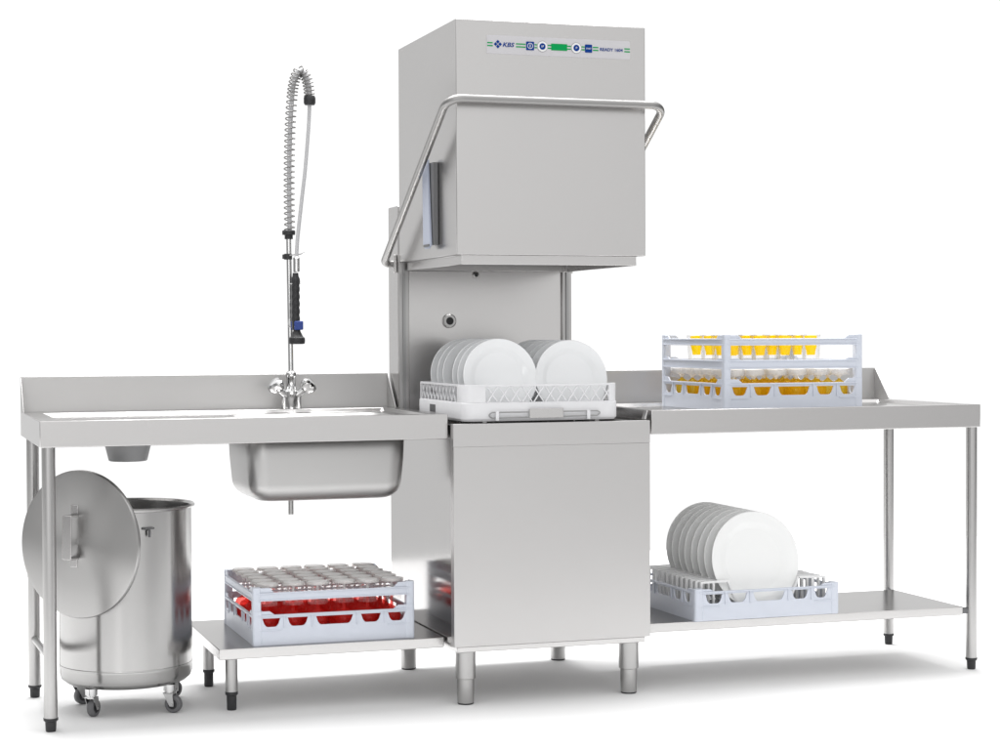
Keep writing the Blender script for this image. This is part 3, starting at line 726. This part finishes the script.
# ------------------------------------------------------------------ light
w = bpy.data.worlds.new('World'); scn.world = w; w.use_nodes = True
N = w.node_tree.nodes; Lk = w.node_tree.links; bg = N['Background']
tc = N.new('ShaderNodeTexCoord'); sp_ = N.new('ShaderNodeSeparateXYZ'); Lk.new(tc.outputs['Generated'], sp_.inputs[0])
def mth(op, a=None, b=None, va=0, vb=0):
    n = N.new('ShaderNodeMath'); n.operation = op
    if a is not None: Lk.new(a, n.inputs[0])
    else: n.inputs[0].default_value = va
    if b is not None: Lk.new(b, n.inputs[1])
    else: n.inputs[1].default_value = vb
    return n.outputs[0]
ny = mth('MULTIPLY', sp_.outputs['Y'], None, vb=-1)
az = mth('ARCTAN2', sp_.outputs['X'], ny)
fz = mth('MULTIPLY_ADD', az, None, vb=1/(2*PI)); fz.node.inputs[2].default_value = .5
rp = N.new('ShaderNodeValToRGB'); Lk.new(fz, rp.inputs[0])
# world shaped for steel reflections: white behind, bright front, dark sides as from flags
stops = [(-180,1.06),(-173,1.04),(-160,.96),(-142,.90),(-122,.50),(-98,.28),(-72,.34),(-46,.78),(-25,1.08),(4,1.14),(13,1.05),(22,.98),(31,.74),(40,.66),(57,.64),(73,.34),(84,.12),(119,.12),(131,1.06),(180,1.06)]
els = rp.color_ramp.elements
while len(els) > 1: els.remove(els[-1])
for k, (d, v) in enumerate(stops):
    pos = d/360+.5
    e = els[0] if k == 0 else els.new(pos)
    e.position = pos; e.color = (v/2,v/2,v/2,1)
band = mth('MULTIPLY', rp.outputs['Color'], None, vb=2)
mr = N.new('ShaderNodeMapRange'); mr.interpolation_type = 'SMOOTHSTEP'
mr.inputs['From Min'].default_value = .38; mr.inputs['From Max'].default_value = .72
Lk.new(sp_.outputs['Z'], mr.inputs['Value'])
mx = N.new('ShaderNodeMix'); mx.data_type = 'FLOAT'; Lk.new(mr.outputs[0], mx.inputs['Factor']); Lk.new(band, mx.inputs['A']); mx.inputs['B'].default_value = 1.42
# lower front of the world dimmed, added to calm the front panel's reflection
dn = N.new('ShaderNodeMapRange'); dn.inputs['From Min'].default_value = -.02; dn.inputs['From Max'].default_value = -.08
dn.inputs['To Min'].default_value = 0; dn.inputs['To Max'].default_value = 1; Lk.new(sp_.outputs['Z'], dn.inputs['Value'])
fr_ = N.new('ShaderNodeMapRange'); fr_.inputs['From Min'].default_value = .2; fr_.inputs['From Max'].default_value = -.3; Lk.new(sp_.outputs['Y'], fr_.inputs['Value'])
dk = mth('MULTIPLY', dn.outputs[0], fr_.outputs[0]); dk = mth('MULTIPLY_ADD', dk, None, vb=-.14); dk.node.inputs[2].default_value = 1
res = mth('MULTIPLY', mx.outputs['Result'], dk)
Lk.new(res, bg.inputs['Color']); bg.inputs['Strength'].default_value = 1.0

def lamp(name, loc, aim, sx_, sy_, watts):
    ar = bpy.data.lights.new(name,'AREA'); ar.shape = 'RECTANGLE'; ar.size = sx_; ar.size_y = sy_; ar.energy = watts
    ao = bpy.data.objects.new(name, ar); col.objects.link(ao); ao.location = loc
    ao.rotation_euler = (Vector(aim)-Vector(loc)).to_track_quat('-Z','Y').to_euler()
lamp('overhead_softbox', (.4,1.6,6.0), (.4,1.5,0), 4.4, 3.2, 640)
lamp('strip_softbox', (-2.9,-6.2,1.5), (.2,.2,.9), .35, 1.5, 9)
lamp('strip_softbox', (-3.6,-6.0,1.5), (.2,.2,.9), .20, 1.5, 5)

# ------------------------------------------------------------------ camera
cam = bpy.data.cameras.new('camera'); co = bpy.data.objects.new('camera', cam); col.objects.link(co)
yaw, pit, rol = -.319605472, -.0218473563, -.00429486614
fw = Vector((-math.sin(yaw)*math.cos(pit), math.cos(yaw)*math.cos(pit), math.sin(pit)))
rt = Vector((math.cos(yaw), math.sin(yaw), 0)); upv = rt.cross(fw)
rt2 = rt*math.cos(rol)+upv*math.sin(rol); up2 = upv*math.cos(rol)-rt*math.sin(rol)
Mx = Matrix((rt2, up2, -fw)).transposed().to_4x4(); Mx.translation = Vector((-1.54672616,-5.08849375,1.0458062))
co.matrix_world = Mx
cam.sensor_width = 36; cam.sensor_fit = 'HORIZONTAL'; cam.lens = 1909.2369/1000*36; cam.clip_end = 300
scn.camera = co
scn.view_settings.view_transform = 'Standard'; scn.view_settings.look = 'None'; scn.view_settings.exposure = 0; scn.view_settings.gamma = 1
scn.render.engine = 'CYCLES'
scn.cycles.use_denoising = True
try: scn.cycles.denoiser = 'OPENIMAGEDENOISE'
except Exception: pass
scn.cycles.max_bounces = 14; scn.cycles.transparent_max_bounces = 40; scn.cycles.glossy_bounces = 6
scn.cycles.sample_clamp_indirect = 6
